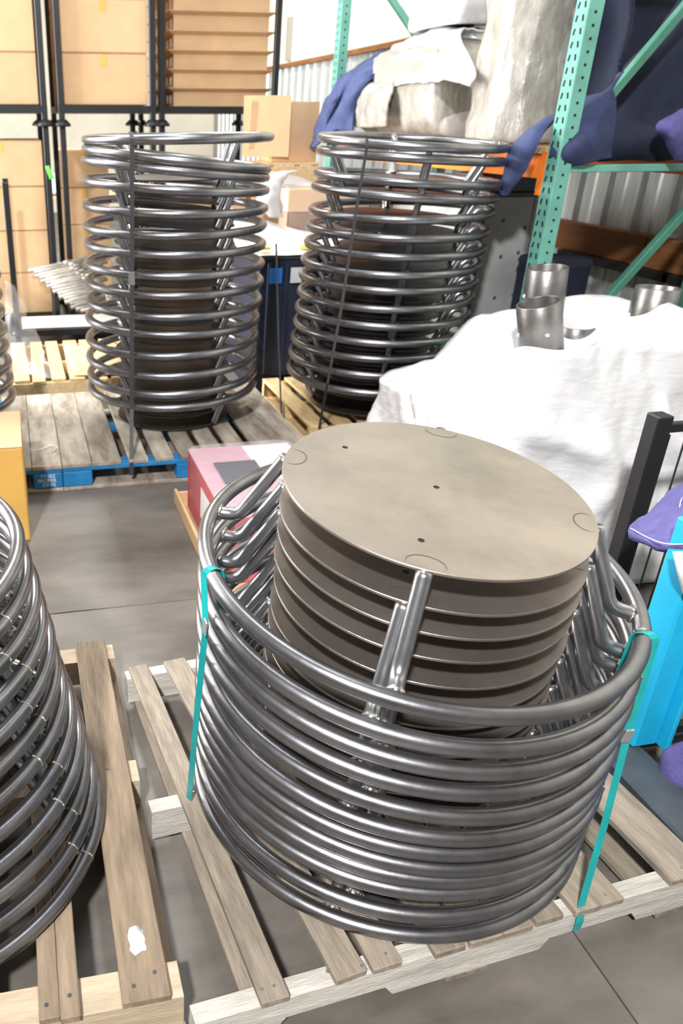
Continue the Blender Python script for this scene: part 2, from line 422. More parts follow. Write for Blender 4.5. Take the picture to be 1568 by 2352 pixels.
def arc_bm():
    bm = bmesh.new(); q = None
    for k in range(25):
        a = rad(75+210*k/24); w_ = .0014*sin(pi*(k+.5)/25)+.0002
        n_ = [bm.verts.new((r_*cos(a)*.85, r_*sin(a)*1.15, .0003)) for r_ in (.031-w_, .031+w_)]
        if q: bm.faces.new((q[0], q[1], n_[1], n_[0]))
        q = n_
    return bm
M_burn = new_mesh('burn', arc_bm(), 'burn_dark')
M_ring2 = new_mesh('ring', torus_bm(RR, .0212), 'tube', True)
M_disc2 = M_disc.copy(); M_disc2.materials[0] = MATS['plate_shaded']
def make_unit(detail=2):
    u = add('steel_ring_base', None)
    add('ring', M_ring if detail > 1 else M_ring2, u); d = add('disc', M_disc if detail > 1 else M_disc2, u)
    for k in range(4):
        a = rad(90*k); l = add('leg', M_leg, u, (0, 0, 0), (0, 0, a))
        if detail: add('weld', M_bead, l, (.4415, 0, 0))
    o = add('ring_seam', M_seam, u, (RR*cos(rad(-9)), RR*sin(rad(-9)), 0), (0, 0, rad(-9+90)))
    if detail == 1: o.scale = (1, 1.24, 1.24)
    if detail > 1:
        for hx, hy in ((.006, .004), (-.125, .187), (-.12, -.185)):
            v = Quaternion((0, 0, 1), rad(29.5)) @ Vector((hx, hy, UH)); add('bolt_hole', M_hole, d, v)
        for k in range(4):
            a = rad(90*k); add('heat_mark', M_burn, d, (.297*cos(a), .297*sin(a), UH), (0, 0, a))
    return u
PROTO = {2: make_unit(2), 1: make_unit(1)}
USED = set()
def unit(detail, loc, q, label, group):
    u = PROTO[detail] if detail not in USED else clone(PROTO[detail])
    USED.add(detail)
    u.location = loc; u.rotation_mode = 'QUATERNION'; u.rotation_quaternion = q
    u['label'] = label; u['category'] = 'table base'; u['group'] = group
    return u
ORD = 'topmost second third fourth fifth sixth seventh eighth ninth tenth eleventh twelfth thirteenth fourteenth fifteenth'.split()
def tilt(gx, gy, az, flip=False):
    nrm = Vector((-gx, -gy, 1)).normalized(); q = Vector((0, 0, 1)).rotation_difference(nrm)
    if flip: q = q @ Quaternion((1, 0, 0), pi)
    return q @ Quaternion((0, 0, 1), az)
def which(k, n, what):
    if k == 0: return 'topmost ' + what
    if k == n-1: return 'lowest ' + what
    return ORD[k] + ' from top, ' + what
# front stack
ZF = [.799, .7225, .667, .611, .5447, .4785, .4324, .3874, .350, .304, .2281, .1595]
for k, z in enumerate(ZF):
    f = (1-k/11)**.8
    az = rad(-29.5) + (rad(-4) if k % 2 else 0) + (jitter(.012)) - rad(1.2)*(k//2 % 3)
    if k == 0: az = rad(-29.5)
    lab = 'topmost steel ring base, its brown disc in full view, teal strapped' if k == 0 else which(k, 12, 'steel ring base in the teal strapped stack on a grey pallet')
    unit(2, (.806-.009*f+jitter(.003)*(k > 0), 1.395-.025*f+jitter(.003)*(k > 0), z), tilt(-.064*f, .106*f, az), lab, 'ring bases in the teal strapped stack')
# left stack (leans left)
for k in range(12):
    f = 1-k/11; z = .1595 + .0555*(11-k) + .04*f
    unit(2, (-.375-.135*f+jitter(.004), 1.47+.11*f+jitter(.004), z), tilt(.02*f, .03*f, rad(-22)+(rad(5) if k % 2 else 0)+jitter(.02)),
         which(k, 12, 'steel ring base in the leaning stack on the brown pallet'), 'ring bases in the leaning stack')
# first tall stack (upside down: ring up)
Z1 = [1.585, 1.49, 1.445, 1.37, 1.27, 1.18, 1.09, .99, .90, .80, .71, .605, .505, .41, .338]
T1 = {0: (.012, -.005), 1: (-.105, .0), 2: (-.095, -.01), 3: (-.055, 0), 4: (-.02, 0), 11: (.02, 0), 12: (.025, .01), 13: (.03, .01), 14: (.03, .01)}
for k, z in enumerate(Z1):
    gx, gy = T1.get(k, (jitter(.008), jitter(.008)))
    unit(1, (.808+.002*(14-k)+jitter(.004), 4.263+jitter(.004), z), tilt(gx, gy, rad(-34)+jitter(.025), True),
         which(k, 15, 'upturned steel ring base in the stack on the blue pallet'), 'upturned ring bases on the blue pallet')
# second tall stack
Z2 = [1.565, 1.50, 1.395, 1.33, 1.24, 1.15, 1.065, .98, .895, .81, .72, .64, .55, .465, .375]
for k, z in enumerate(Z2):
    gx, gy = (-.035, .04) if k == 0 else ((-.05, .01) if k < 4 else (jitter(.01), jitter(.01)))
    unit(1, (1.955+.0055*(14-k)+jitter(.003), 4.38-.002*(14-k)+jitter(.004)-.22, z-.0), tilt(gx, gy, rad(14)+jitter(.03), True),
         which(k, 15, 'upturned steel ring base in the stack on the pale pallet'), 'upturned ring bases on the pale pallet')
# far-left stack, mostly outside the picture
for k in range(15):
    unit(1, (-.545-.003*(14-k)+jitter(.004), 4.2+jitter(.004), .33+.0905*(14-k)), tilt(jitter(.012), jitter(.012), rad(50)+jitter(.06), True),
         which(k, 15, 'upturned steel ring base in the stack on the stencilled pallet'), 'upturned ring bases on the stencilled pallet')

# ---------------------------------------------------------------- straps
def strap_over(cx, cy, cz, az, zbot, bottom, w, m, inner=.09):
    """band hooked over a ring tube at azimuth az, then down to a bottom point"""
    d = Vector((cos(az), sin(az), 0)); c = Vector((cx, cy, cz))+d*RR; r = RT+.002
    pts = [c-d*r*1.2+Vector((0, 0, -inner)), c-d*r+Vector((0, 0, -.01))]
    for a in range(180, -1, -30): pts.append(c+d*r*cos(rad(a))+Vector((0, 0, r*sin(rad(a)))))
    pts += [Vector(p) for p in bottom]
    return pts, Vector((-sin(az), cos(az), 0))
g1 = Vector((-.064, .106))
def f1z(az): return .799 + RR*(g1.x*cos(az)+g1.y*sin(az))
azl = math.radians(183)
tl = f1z(azl)
b0 = at(434, 1836, z=.144); xt = .797-RR-RT-.004
pts, wd = strap_over(.797, 1.37, tl, azl, 0, [at(472, 1440, x=xt+(b0.x-xt)*.22), at(452, 1640, x=xt+(b0.x-xt)*.6), b0], .016, 'strap_teal')
T = thing('strapping_band', (0, 0, 0), 'teal plastic strap on the pallet side that faces the leaning stack', 'strap')
add('band', ribbon(pts, (.55, -.83, 0), .017, 'strap_teal'), T)
cl = at(471, 1440, x=xt+(b0.x-xt)*.22-.003); add('seal', box(.004, .022, .03, 'clip', .0008), T, cl, (0, .12, 0))
azr = math.radians(-40)
e = at(1322, 2122, y=.955)
pts, wd = strap_over(.797, 1.37, f1z(azr), azr, 0, [at(1438, 1700, y=1.035), at(1386, 1900, y=.995), at(1335, 2078, y=.955), Vector((e.x, .9475, .10)), Vector((e.x, .9485, .072))], .016, 'strap_teal')
T = thing('strapping_band', (0, 0, 0), 'teal plastic strap running down to the notched front timber of the grey pallet', 'strap')
add('band', ribbon(pts, (.95, .1, 0), .02, 'strap_teal'), T)
add('seal', box(.02, .006, .032, 'clip', .0008), T, at(1440, 1690, y=1.032), (0, .15, 0))
T = thing('strapping_band', (0, 0, 0), 'teal plastic strap inside the leaning stack of ring bases', 'strap')
add('band', ribbon([(-.17, 1.70, .87), (-.12, 1.72, .6), (-.06, 1.74, .35), (-.01, 1.76, .145)], (.4, .9, 0), .015, 'strap_teal'), T)
T = thing('strapping_band', (0, 0, 0), 'black steel strap down the front of the stack on the blue pallet', 'strap')
yF = 4.263-RR-RT-.008
p = [at(300, 303, y=yF+.02), at(303, 318, y=yF), at(303, 640, y=yF), at(302, 940, y=yF), at(302, 1063, y=3.612), at(302, 1092, y=3.612)]
add('band', ribbon(p, (1, 0, 0), .02, 'strap_dark'), T)
add('seal', box(.03, .005, .06, 'grey_steel', .001), T, at(302, 640, y=yF-.003))
T = thing('strapping_band', (0, 0, 0), 'thin black strap down the far side of the stack on the blue pallet', 'strap')
p = [(.70, 4.263+RR+RT+.008, 1.61), (.70, 4.263+RR+RT+.008, .35), (.70, 4.772, .14)]
add('band', ribbon(p, (1, 0, 0), .016, 'strap_dark'), T)
T = thing('strapping_band', (0, 0, 0), 'black steel strap slanting down the front of the stack on the pale pallet', 'strap')
yF = 4.14-RR-RT-.016
p = [at(842, 318, y=yF+.03), at(843, 335, y=yF), at(815, 500, y=yF), at(785, 700, y=yF), at(752, 880, y=yF), at(736, 965, y=3.87), at(733, 985, y=3.88)]
add('band', ribbon(p, (1, 0, 0), .014, 'strap_dark'), T)
T = thing('strapping_band', (0, 0, 0), 'thin black strap stretched taut between the two tall stacks', 'strap')
p = [at(634, 560, y=4.3), at(640, 800, y=4.2), at(646, 950, y=4.1)]
add('band', ribbon(p, (1, 0, 0), .01, 'strap_dark'), T)

# ================================================================== WRAPPED PIPE BUNDLE
def bundle():
    cx, cy, ax, ay = 2.18, 2.85, .66, .62
    hk = [(-180, .67), (-168, .71), (-152, .86), (-138, .93), (-112, .935), (-90, .94), (-60, .94), (-30, .96), (0, .97), (45, .93), (80, .87), (98, .84), (116, .62), (135, .585), (158, .62), (180, .67)]
    sk = [(-180, .93), (-168, .92), (-150, .80), (-135, .73), (-90, .70), (0, .74), (60, .8), (95, .86), (120, .95), (150, .95), (180, .93)]
    def hgt(f, hk=hk):
        f = math.degrees(f)
        f = (f+180) % 360-180
        for (a, ha), (b, hb) in zip(hk, hk[1:]):
            if a <= f <= b:
                t = (f-a)/(b-a); t = t*t*(3-2*t); return ha+(hb-ha)*t
        return .7
    N, Mv = 220, 46; bm = bmesh.new(); R = []
    def se(f, e): c, s = cos(f), sin(f); k = (abs(c)**e+abs(s)**e)**(-1/e); return k*c, k*s
    for j in range(Mv+1):
        ring = []
        for i in range(N):
            f = 2*pi*i/N-pi; h = hgt(f)
            ux, uy = se(f, 5.)
            if j <= 30:                       # side, tapering in towards the top
                t = j/30; z = .03+(h-.03)*t
                s = 1.0-(1-hgt(f, sk))*t**1.5-.04*sin(pi*t)
                d = .020*noise.noise(Vector((f*2.2, t*2.2, 3)))+.013*noise.noise(Vector((f*7+z*5, z*3-f*2, 9)))+.006*noise.noise(Vector((f*16-z*14, z*11, 1)))
                # creases that fan out from the pipe mouth
                d += .05*max(0, sin(f*7+z*6+2.5*noise.noise(Vector((f*2, z*3, 5)))))**4*sin(pi*min(1, t*1.1))
                d += .022*abs(noise.noise(Vector((f*4+z*4, z*2.5-f, 7))))*t**.5*2-.02
                s += d/.6
            else:                             # rolled rim and sunken top
                t = (j-30)/16; s = hgt(f, sk)*(1-t)+.02*t; z = h+.022*sin(pi*min(1, t*5))-.16*min(1, t*1.6)**1.2+.02*noise.noise(Vector((ux*s*5, uy*s*5, 2)))
                if t > .999: s = .02
            ring.append(bm.verts.new((cx+ax*ux*s, cy+ay*uy*s, z)))
        R.append(ring)
    for A, B in zip(R, R[1:]):
        for k in range(N): bm.faces.new((A[k], A[(k+1) % N], B[(k+1) % N], B[k]))
    bm.faces.new(R[0][::-1]); bm.faces.new(R[-1])
    return new_mesh('wrap', bm, 'wrap_white', True)
add('wrapped_bundle', bundle(), None, (0, 0, 0), None, 'big pallet load wrapped in white stretch film with steel pipes poking out', 'wrapped load')
def pipe(px, py, y, length, tx, ty, label, ro=.088, mt='pipe'):
    top = at(px, py, y=y); q = Vector((0, 0, 1)).rotation_difference(Vector((tx, ty, 1)).normalized())
    T = thing('steel_pipe', top-q @ Vector((0, 0, length)), label, 'pipe', 'steel pipes in the white wrapped load', q)
    ri = ro-.009
    add('pipe_wall', new_mesh('pipe', lathe_bm([(ri, 0), (ro, 0), (ro, length-.002), (ro-.002, length), (ri+.001, length), (ri, length-.002), (ri, 0)], 40), mt, True), T)
    va = math.atan2(-top.y, -top.x)
    for da, dz in ((.35, .12), (-1.2, .12)):
        a = va+da
        add('set_screw', new_mesh('screw', lathe_bm([(0, .010), (.004, .010), (.005, .006), (.009, .005), (.011, 0), (.011, -.004)], 12), 'clip', True), T,
            ((ro-.002)*cos(a), (ro-.002)*sin(a), length-dz), Vector((0, 0, 1)).rotation_difference(Vector((cos(a), sin(a), 0))))
pipe(1237, 694, 2.95, .38, -.26, .04, 'short grey steel pipe tilting outward at the corner of the white wrapped load')
pipe(1257, 614, 3.24, .50, -.10, 0, 'tallest grey steel pipe standing behind the tilted pipe in the white load')
pipe(1325, 748, 3.12, .18, -.02, 0, 'low steel pipe whose rim barely clears the white film', .08)
pipe(1512, 660, 2.95, .38, .02, .02, 'grey steel pipe with a shiny set screw beside the dark green rear post')
pipe(1395, 772, 3.22, .16, .0, 0, 'nearly buried steel pipe between the low pipe and the far upright pipe', .08)

# ================================================================== PALLET RACK
RX0, RX1, RY0, RY1 = 2.55, 3.50, 3.65, 6.60
def post_bm(zt):
    # open C upright with square edges
    return box_bm(.078, .095, zt, .004)
RK = thing('pallet_rack', (RX0, RY0, 0), 'green and orange pallet rack full of blankets and wrapped bundles', 'rack'); off = RK.location
M_slot = new_mesh('slot', box_bm(.0012, .012, .026, .0), 'hole')
M_pin = new_mesh('pin', lathe_bm([(0, .0008), (.007, .0008), (.007, -.001)], 8), 'hole')
for x, y, m in ((RX0, RY0, 'rack_green'), (RX1, RY0, 'rack_dark'), (RX0, RY1, 'rack_green'), (RX1, RY1, 'rack_green')):
    p = add('upright', new_mesh('upright', post_bm(3.4), m), RK, Vector((x+.039, y+.0475, 1.7))-off)
    add('base_plate', box(.13, .15, .01, m), p, (0, 0, -1.695))
    if x == RX0:
        z0, z1 = (.80, 2.25) if y == RY0 else (1.6, 2.7)
        z = z0
        while z < z1:
            for dy in (-.022, .022): add('slot', M_slot, p, (-.0393, dy, z-1.7), (rad(14 if dy > 0 else -14), 0, 0))
            add('pin_hole', M_pin, p, (.0, -.0478, z-1.7+.02), (pi/2, 0, 0))
            z += .0508
def bar(name, a, b, wx, wy, m, parent, off=None):
    a, b = Vector(a), Vector(b); d = b-a
    q = d.to_track_quat('Z', 'Y')
    return add(name, box(wx, wy, d.length, m, .003), parent, (a+b)/2-(parent.location if parent else Vector()), q)
yb = RY0+.045
bar('strut', (RX0+.06, yb, 1.455), (RX1+.02, yb, 1.455), .034, .034, 'rack_green', RK)
def ext(p, q, t): return q+(q-p)*t
a_, b_ = at(1340, 745, y=yb), at(1568, 490, y=yb); bar('brace', a_, ext(a_, b_, (RX1+.03-b_.x)/(b_.x-a_.x)), .04, .04, 'rack_dark', RK)
a_, b_ = at(1405, 214, y=yb+.03), at(1568, 20, y=yb+.03); bar('brace', ext(b_, a_, (a_.x-RX0-.07)/(b_.x-a_.x)), ext(a_, b_, (RX1+.03-b_.x)/(b_.x-a_.x)), .04, .04, 'rack_dark', RK)
bar('strut', (RX0+.06, yb, 2.45), (RX1+.02, yb, 2.45), .034, .034, 'rack_dark', RK)
yb = RY1+.045
bar('brace', (RX0+.1, yb, 2.80), (RX1, yb, 1.95), .045, .045, 'rack_green', RK)
bar('strut', (RX0+.06, yb, 2.85), (RX1+.02, yb, 2.85), .04, .04, 'rack_green', RK)
for x in (RX0+.012, RX1+.012):
    b = bx('beam', x, x+.05, RY0+.095, RY1, 1.405, 1.515, 'orange', RK)
    if x < 3: add('connector', box(.05, .045, .2, 'orange'), b, (-.012, -(RY1-RY0-.095)/2+.022, -.03))
for k in range(14):
    bx('deck_plank', RX0+.0, RX1+.07, RY0+.11+k*.205, RY0+.305+k*.205, 1.516, 1.545, 'timber' if k % 3 else 'timber_pale', RK)

# --- things on the rack (plank top at 1.545)
DZ = 1.547
def on(name, me, label, cat, loc=(0, 0, 0), group=None): return add(name, me, None, loc, None, label, cat, group)
on('wrapped_bundle', loft([(2.98, 6.45, DZ+.26, .05, .05), (2.97, 6.40, DZ+.27, .28, .25), (2.95, 6.1, DZ+.29, .36, .285), (2.96, 5.5, DZ+.295, .38, .29), (2.97, 5.15, DZ+.27, .36, .265), (2.97, 5.06, DZ+.25, .2, .15)], 'wrap_grey', 48, 6, 'Y', 3.4, .02, 5, 3., .008),
   'grey dusty bundle in clear film lying along the rack shelf', 'wrapped load')
on('foam_sheet', cloth([[at(880, 205, x=2.58), at(945, 190, x=2.55), at(1030, 188, x=2.55), at(1080, 200, x=2.57)], [at(885, 175, x=2.64), at(950, 155, x=2.62), at(1035, 150, x=2.62), at(1092, 160, x=2.64)],
   [(2.80, 6.18, DZ+.60), (2.80, 5.85, DZ+.625), (2.80, 5.5, DZ+.64), (2.80, 5.2, DZ+.60)], [(3.1, 6.15, DZ+.60), (3.1, 5.85, DZ+.63), (3.1, 5.5, DZ+.64), (3.1, 5.2, DZ+.60)]], 'wrap_pale', 10, .012, .025, 8, 2., .006),
   'crumpled white foam sheet thrown over the grey bundle on the rack', 'foam sheet')
on('foam_sheet', cloth([[at(808, 292, x=2.53), at(812, 245, x=2.52), at(822, 205, x=2.55), at(850, 178, x=2.66)], [at(850, 292, x=2.50), at(848, 240, x=2.48), at(855, 205, x=2.52), at(890, 170, x=2.66)], [at(890, 290, x=2.53), at(895, 240, x=2.52), at(905, 205, x=2.56), at(930, 165, x=2.68)]], 'wrap_grey', 9, .015, .03, 7, 5., .01),
   'clouded film hanging over the end of the grey bundle beside the blue blanket', 'plastic film')
on('wrapped_box', loft([(2.98, 5.56, DZ+.66, .20, .28), (2.98, 5.56, DZ+.67, .24, .33), (2.98, 5.56, DZ+.86, .25, .34), (2.98, 5.56, DZ+1.0, .23, .32), (2.98, 5.56, DZ+1.02, .1, .2)], 'wrap_pale', 48, 6, 'Z', 5, .03, 7, 8., .008),
   'film wrapped carton lying on top of the grey bundle', 'wrapped load')
on('wrapped_roll', loft([(2.86, 4.54, DZ+.0, .17, .2), (2.86, 4.54, DZ+.02, .24, .27), (2.85, 4.56, DZ+.2, .21, .25), (2.85, 4.58, DZ+.5, .2, .24), (2.86, 4.6, DZ+.9, .21, .25), (2.86, 4.6, DZ+1.3, .2, .24), (2.86, 4.6, DZ+1.33, .1, .12)], 'wrap_grey', 48, 7, 'Z', 2.4, .03, 5, 12., .01, (2.2, 2.2, .6)),
   'tall upright roll in wrinkled clear film next to the green front upright', 'wrapped load')
on('wrapped_bundle', loft([(2.95, 4.98, DZ+.04, .02, .02), (2.93, 4.97, DZ+.07, .30, .07), (2.9, 4.87, DZ+.09, .3, .09), (2.9, 4.83, DZ+.07, .1, .04)], 'film', 36, 6, 'Y', 2.6, .03, 9, 4., .012),
   'loose clear film wad at the foot of the tall wrapped roll', 'plastic film')
# blankets
on('moving_blanket', cloth([
   [at(705, 335, x=2.47), at(722, 338, x=2.44), at(765, 300, x=2.44), at(790, 300, x=2.46), at(812, 300, x=2.47)],
   [at(722, 290, x=2.48), at(748, 282, x=2.43), at(765, 255, x=2.46), at(785, 262, x=2.42), at(812, 268, x=2.47)],
   [at(745, 240, x=2.50), at(768, 235, x=2.44), at(790, 215, x=2.48), at(805, 228, x=2.44), at(822, 225, x=2.5)],
   [at(770, 195, x=2.54), at(790, 182, x=2.50), at(815, 175, x=2.52), at(840, 185, x=2.52), at(860, 180, x=2.58)],
   [at(800, 172, x=2.72), at(830, 150, x=2.68), at(860, 140, x=2.68), at(890, 150, x=2.68), at(915, 145, x=2.72)],
   [at(850, 135, x=2.95), at(880, 122, x=2.9), at(920, 112, x=2.9), at(945, 118, x=2.9), at(975, 108, x=2.92)]], 'navy2', 7, .016, .028, 8, 1., .004),
   'lighter navy moving blanket draped off the far end of the rack shelf', 'blanket', (-.0, 0, 0), 'moving blankets')
on('moving_blanket', cloth([
   [at(1162, 440, x=2.50), at(1172, 448, x=2.50), at(1180, 440, x=2.50)],
   [at(1168, 400, x=2.485), at(1190, 405, x=2.47), at(1215, 400, x=2.49)],
   [at(1186, 350, x=2.47), at(1215, 345, x=2.44), at(1243, 345, x=2.48)],
   [at(1215, 312, x=2.52), at(1240, 300, x=2.50), at(1262, 305, x=2.53)],
   [at(1250, 290, x=2.66), at(1270, 270, x=2.66), at(1290, 268, x=2.68)],
   ], 'navy2', 8, .022, .012, 8, 4.),
   'pointed corner of a navy blanket spilling over the orange beam end', 'blanket', (-.03, 0, 0), 'moving blankets')
yy = RY0+.16; yz = RY0+.10
on('moving_blanket', cloth([
   [at(1283, 366, y=yz-.03), at(1310, 378, y=yz-.08), at(1350, 372, y=yz-.1), at(1400, 362, y=yz-.06)],
   [at(1270, 350, y=yz-.03), at(1300, 348, y=yz-.10), at(1350, 328, y=yz-.13), at(1405, 322, y=yz-.07)],
   [at(1292, 308, y=yz), at(1330, 290, y=yz-.07), at(1368, 282, y=yz-.10), at(1405, 262, y=yz-.04)],
   [at(1312, 262, y=yz+.03), at(1345, 255, y=yz-.03), at(1378, 240, y=yz-.07), at(1412, 205, y=yz-.02)],
   [at(1322, 215, y=yz+.08), at(1352, 225, y=yz+.02), at(1392, 212, y=yz-.03), at(1425, 165, y=yz-.0)]], 'navy_part_shaded', 8, .03, .02, 7, 6., .004),
   'navy blanket fold rolled over the shelf edge beside the green front upright', 'blanket', (0, 0, 0), 'moving blankets')
on('moving_blanket', cloth([
   [at(1300, 345, y=yy+.22), at(1340, 340, y=yy+.18), at(1400, 230, y=yy+.08), at(1420, 190, y=yy+.06)],
   [at(1310, 200, y=yy+.22), at(1350, 200, y=yy+.2), at(1410, 170, y=yy+.1), at(1428, 120, y=yy+.02)],
   [at(1325, 80, y=yy+.22), at(1370, 80, y=yy+.22), at(1420, 80, y=yy+.14), at(1440, 60, y=yy+.03)],
   [at(1335, -60, y=yy+.22), at(1380, -60, y=yy+.22), at(1435, -60, y=yy+.12), at(1460, -60, y=yy+.02)]], 'navy', 8, .03, .02, 5, 9., .004),
   'tall navy blanket hanging in a long vertical fold inside the rack', 'blanket', (0, 0, 0), 'moving blankets')
on('moving_blanket', cloth([
   [at(1350, 368, y=yy+.0), at(1420, 366, y=yy-.02), at(1500, 364, y=yy-.02), at(1580, 362, y=yy-.02), at(1640, 360, y=yy)],
   [at(1375, 315, y=yy-.02), at(1430, 330, y=yy-.05), at(1500, 318, y=yy-.05), at(1580, 310, y=yy-.04), at(1640, 310, y=yy)],
   [at(1390, 280, y=yy+.08), at(1440, 280, y=yy+.04), at(1500, 262, y=yy+.05), at(1580, 240, y=yy+.04), at(1640, 230, y=yy+.04)],
   [at(1405, 235, y=yy+.14), at(1450, 200, y=yy+.10), at(1510, 150, y=yy+.10), at(1580, 90, y=yy+.1), at(1640, 60, y=yy+.1)],
   [at(1420, 190, y=yy+.3), at(1470, 120, y=yy+.24), at(1530, 50, y=yy+.24), at(1580, -20, y=yy+.24), at(1640, -60, y=yy+.24)]], 'navy', 8, .03, .03, 5, 14., .004),
   'wide navy blanket heaped against the rear of the rack shelf', 'blanket', (0, 0, 0), 'moving blankets')
on('moving_blanket', cloth([
   [at(1553, 372, y=RY0-.06), at(1562, 368, y=RY0-.07), at(1580, 372, y=RY0-.07), at(1600, 360, y=RY0-.04)],
   [at(1530, 320, y=RY0-.07), at(1550, 320, y=RY0-.12), at(1585, 320, y=RY0-.1), at(1610, 318, y=RY0-.05)],
   [at(1508, 292, y=RY0-.06), at(1540, 285, y=RY0-.11), at(1580, 285, y=RY0-.1), at(1610, 285, y=RY0-.05)],
   [at(1545, 265, y=RY0+.0), at(1565, 252, y=RY0-.03), at(1590, 240, y=RY0+.0), at(1615, 230, y=RY0+.02)]], 'purple', 8, .016, .012, 10, 3., .004),
   'torn corner of a purple blanket sticking out near the rear upright', 'blanket', (0, 0, 0), 'moving blankets')
on('moving_blanket', cloth([[at(1318, 372, y=yy+.46), at(1400, 372, y=yy+.46), at(1500, 372, y=yy+.46), at(1640, 372, y=yy+.46)], [at(1330, 200, y=yy+.5), at(1400, 200, y=yy+.46), at(1500, 200, y=yy+.5), at(1640, 200, y=yy+.5)], [at(1345, -80, y=yy+.5), at(1400, -80, y=yy+.5), at(1500, -80, y=yy+.46), at(1640, -80, y=yy+.5)]], 'navy', 8, .03, .03, 5, 19., .004),
   'near black navy blanket hung across the back of the rack bay', 'blanket', (0, 0, .03), 'moving blankets')
bx('timber_block', 2.63, 2.97, 4.41, 4.72, 1.2955, 1.39, 'slate', None, .004, label='dark timber block lying on the lid of the grey bin', cat='block')
bx('light_tube', *[v for q in ((3.0, 3.03), (4.15, 4.18), (2.03, 2.9)) for v in q], 'clip', None, .004, label='white pole standing in the navy blankets on the rack', cat='pole')

# --- under the rack
G = thing('bulk_bin', (2.81, 4.95, 0), 'plain grey bulk bin with rivets standing under the orange beam', 'bin'); off = G.location
for nm, a in (('side_panel', (2.62, 2.645, 4.40, 5.5)), ('side_panel', (2.975, 3.0, 4.40, 5.5)), ('front_panel', (2.647, 2.973, 4.40, 4.425)), ('back_panel', (2.647, 2.973, 5.475, 5.5))):
    bx(nm, *a, .13, 1.27, 'bin_grey', G, .004)
bx('lid', 2.61, 3.01, 4.39, 5.51, 1.272, 1.295, 'slate', G, .006)
bx('foot', 2.64, 2.74, 4.42, 5.48, .0, .128, 'black_steel', G); bx('foot', 2.88, 2.98, 4.42, 5.48, .0, .128, 'black_steel', G)
M_rivet = new_mesh('rivet', lathe_bm([(0, .004), (.008, .003), (.012, 0)], 10), 'slate')
for x in (2.70, 2.81, 2.93):
    for z in (.50, .72, .93, 1.12): add('rivet', M_rivet, G, Vector((x+jitter(.02), 4.3995, z+jitter(.03)))-off, (pi/2, 0, 0))
bx('binding_strap', 2.66, 2.675, 4.392, 4.399, .13, 1.272, 'strap_dark', G, 0)
D = thing('steel_drum', (3.02, 4.17, 0), 'dark navy drum half hidden behind the grey pipes', 'drum')
add('drum_body', new_mesh('drum', lathe_bm([(0, 0), (.19, 0), (.195, .02), (.19, .3), (.198, .31), (.19, .32), (.19, .6), (.198, .61), (.19, .62), (.19, .93), (.198, .94), (.19, .96), (.18, .95), (0, .948)], 40), 'navy', True), D)
add('bung', new_mesh('bung', lathe_bm([(0, .012), (.025, .012), (.028, 0)], 14), 'black_steel'), D, (-.08, -.08, .95))
# folded tarps in front of the rack
cols = ['blue_tarp', 'white_tarp', 'blue_tarp', 'green_tarp', 'white_tarp', 'green_tarp', 'blue_tarp', 'green_tarp']
names = {'blue_tarp': 'blue', 'white_tarp': 'pale grey', 'green_tarp': 'green'}
for k, m in enumerate(cols):
    z = .147+.056*k
    s = 1-.02*(k % 3)
    add('folded_tarp', loft([(0, 0, 0, .17*s, .13*s), (0, 0, .006, .205*s, .165*s), (0, 0, .028, .21*s, .17*s), (0, 0, .048, .205*s, .165*s), (0, 0, .054, .17*s, .13*s)], m, 40, 3, 'Z', 4.5, .012, 9, k*3., .003), None,
        (2.40+jitter(.012), 3.66+jitter(.012), z), (0, 0, jitter(.08)), '%s folded tarp, %s from the bottom of the pile before the rack' % (names[m], 'lowest one' if k == 0 else ORD[k]), 'tarp', 'folded tarps piled before the rack')
add('plastic_film', loft([(2.40, 3.66, .598, .15, .12), (2.40, 3.66, .62, .2, .16), (2.42, 3.66, .69, .15, .13), (2.43, 3.67, .73, .04, .03)], 'film', 40, 6, 'Z', 2.5, .05, 9, 2., .02), None, (0, 0, 0), None, 'crumpled clear film on top of the folded tarps', 'plastic film')
P = thing('wooden_skid', (2.4, 3.66, 0), 'small timber skid under the pile of folded tarps', 'skid'); off = P.location
for k in range(4): bx('deck_board', 2.17+k*.118, 2.27+k*.118, 3.47, 3.85, .11, .145, 'wood_old', P)
for y in (3.48, 3.80): bx('bearer', 2.17, 2.624, y, y+.04, 0, .109, 'wood_oldx', P)

# ================================================================== RED BOX ON CARDBOARD
K = thing('cardboard_tray', (1.02, 2.92, 0), 'flattened tan cardboard tray under the red film wrapped box', 'tray'); off = K.location
bx('base_sheet', .665, 1.36, 2.42, 3.36, .001, .012, 'carton', K)
bx('side_flap', .65, .664, 2.40, 3.38, .001, .075, 'carton', K)
bx('back_flap', .665, 1.36, 3.365, 3.378, .001, .06, 'carton', K)
B = thing('red_box', (.95, 2.98, .013), 'red carton with white paper and black pad sealed in clear film', 'box'); off = B.location
x0, x1, y0, y1, zb, zt = .70, 1.18, 2.58, 3.30, .013, .30
bx('side_panel', x0, x0+.006, y0, y1, zb, zt, 'red_box', B, .001); bx('side_panel', x1-.006, x1, y0, y1, zb, zt, 'red_box', B, .001)
bx('front_panel', x0+.007, x1-.007, y0, y0+.006, zb, zt, 'red_box', B, .001); bx('back_panel', x0+.007, x1-.007, y1-.006, y1, zb, zt, 'red_box', B, .001)
bx('top_panel', x0, x1, y0, y1, zt+.001, zt+.007, 'red_pale', B, .001)
bx('paper_sheet', .95, 1.17, 2.9, 3.28, zt+.008, zt+.010, 'paper', B, 0)
bx('black_pad', .77, .96, 2.88, 3.10, zt+.011, zt+.017, 'black_pad', B, .002)
bx('paper_label', x0-.0015, x0-.0005, 2.86, 3.02, .10, .24, 'paper', B, 0)
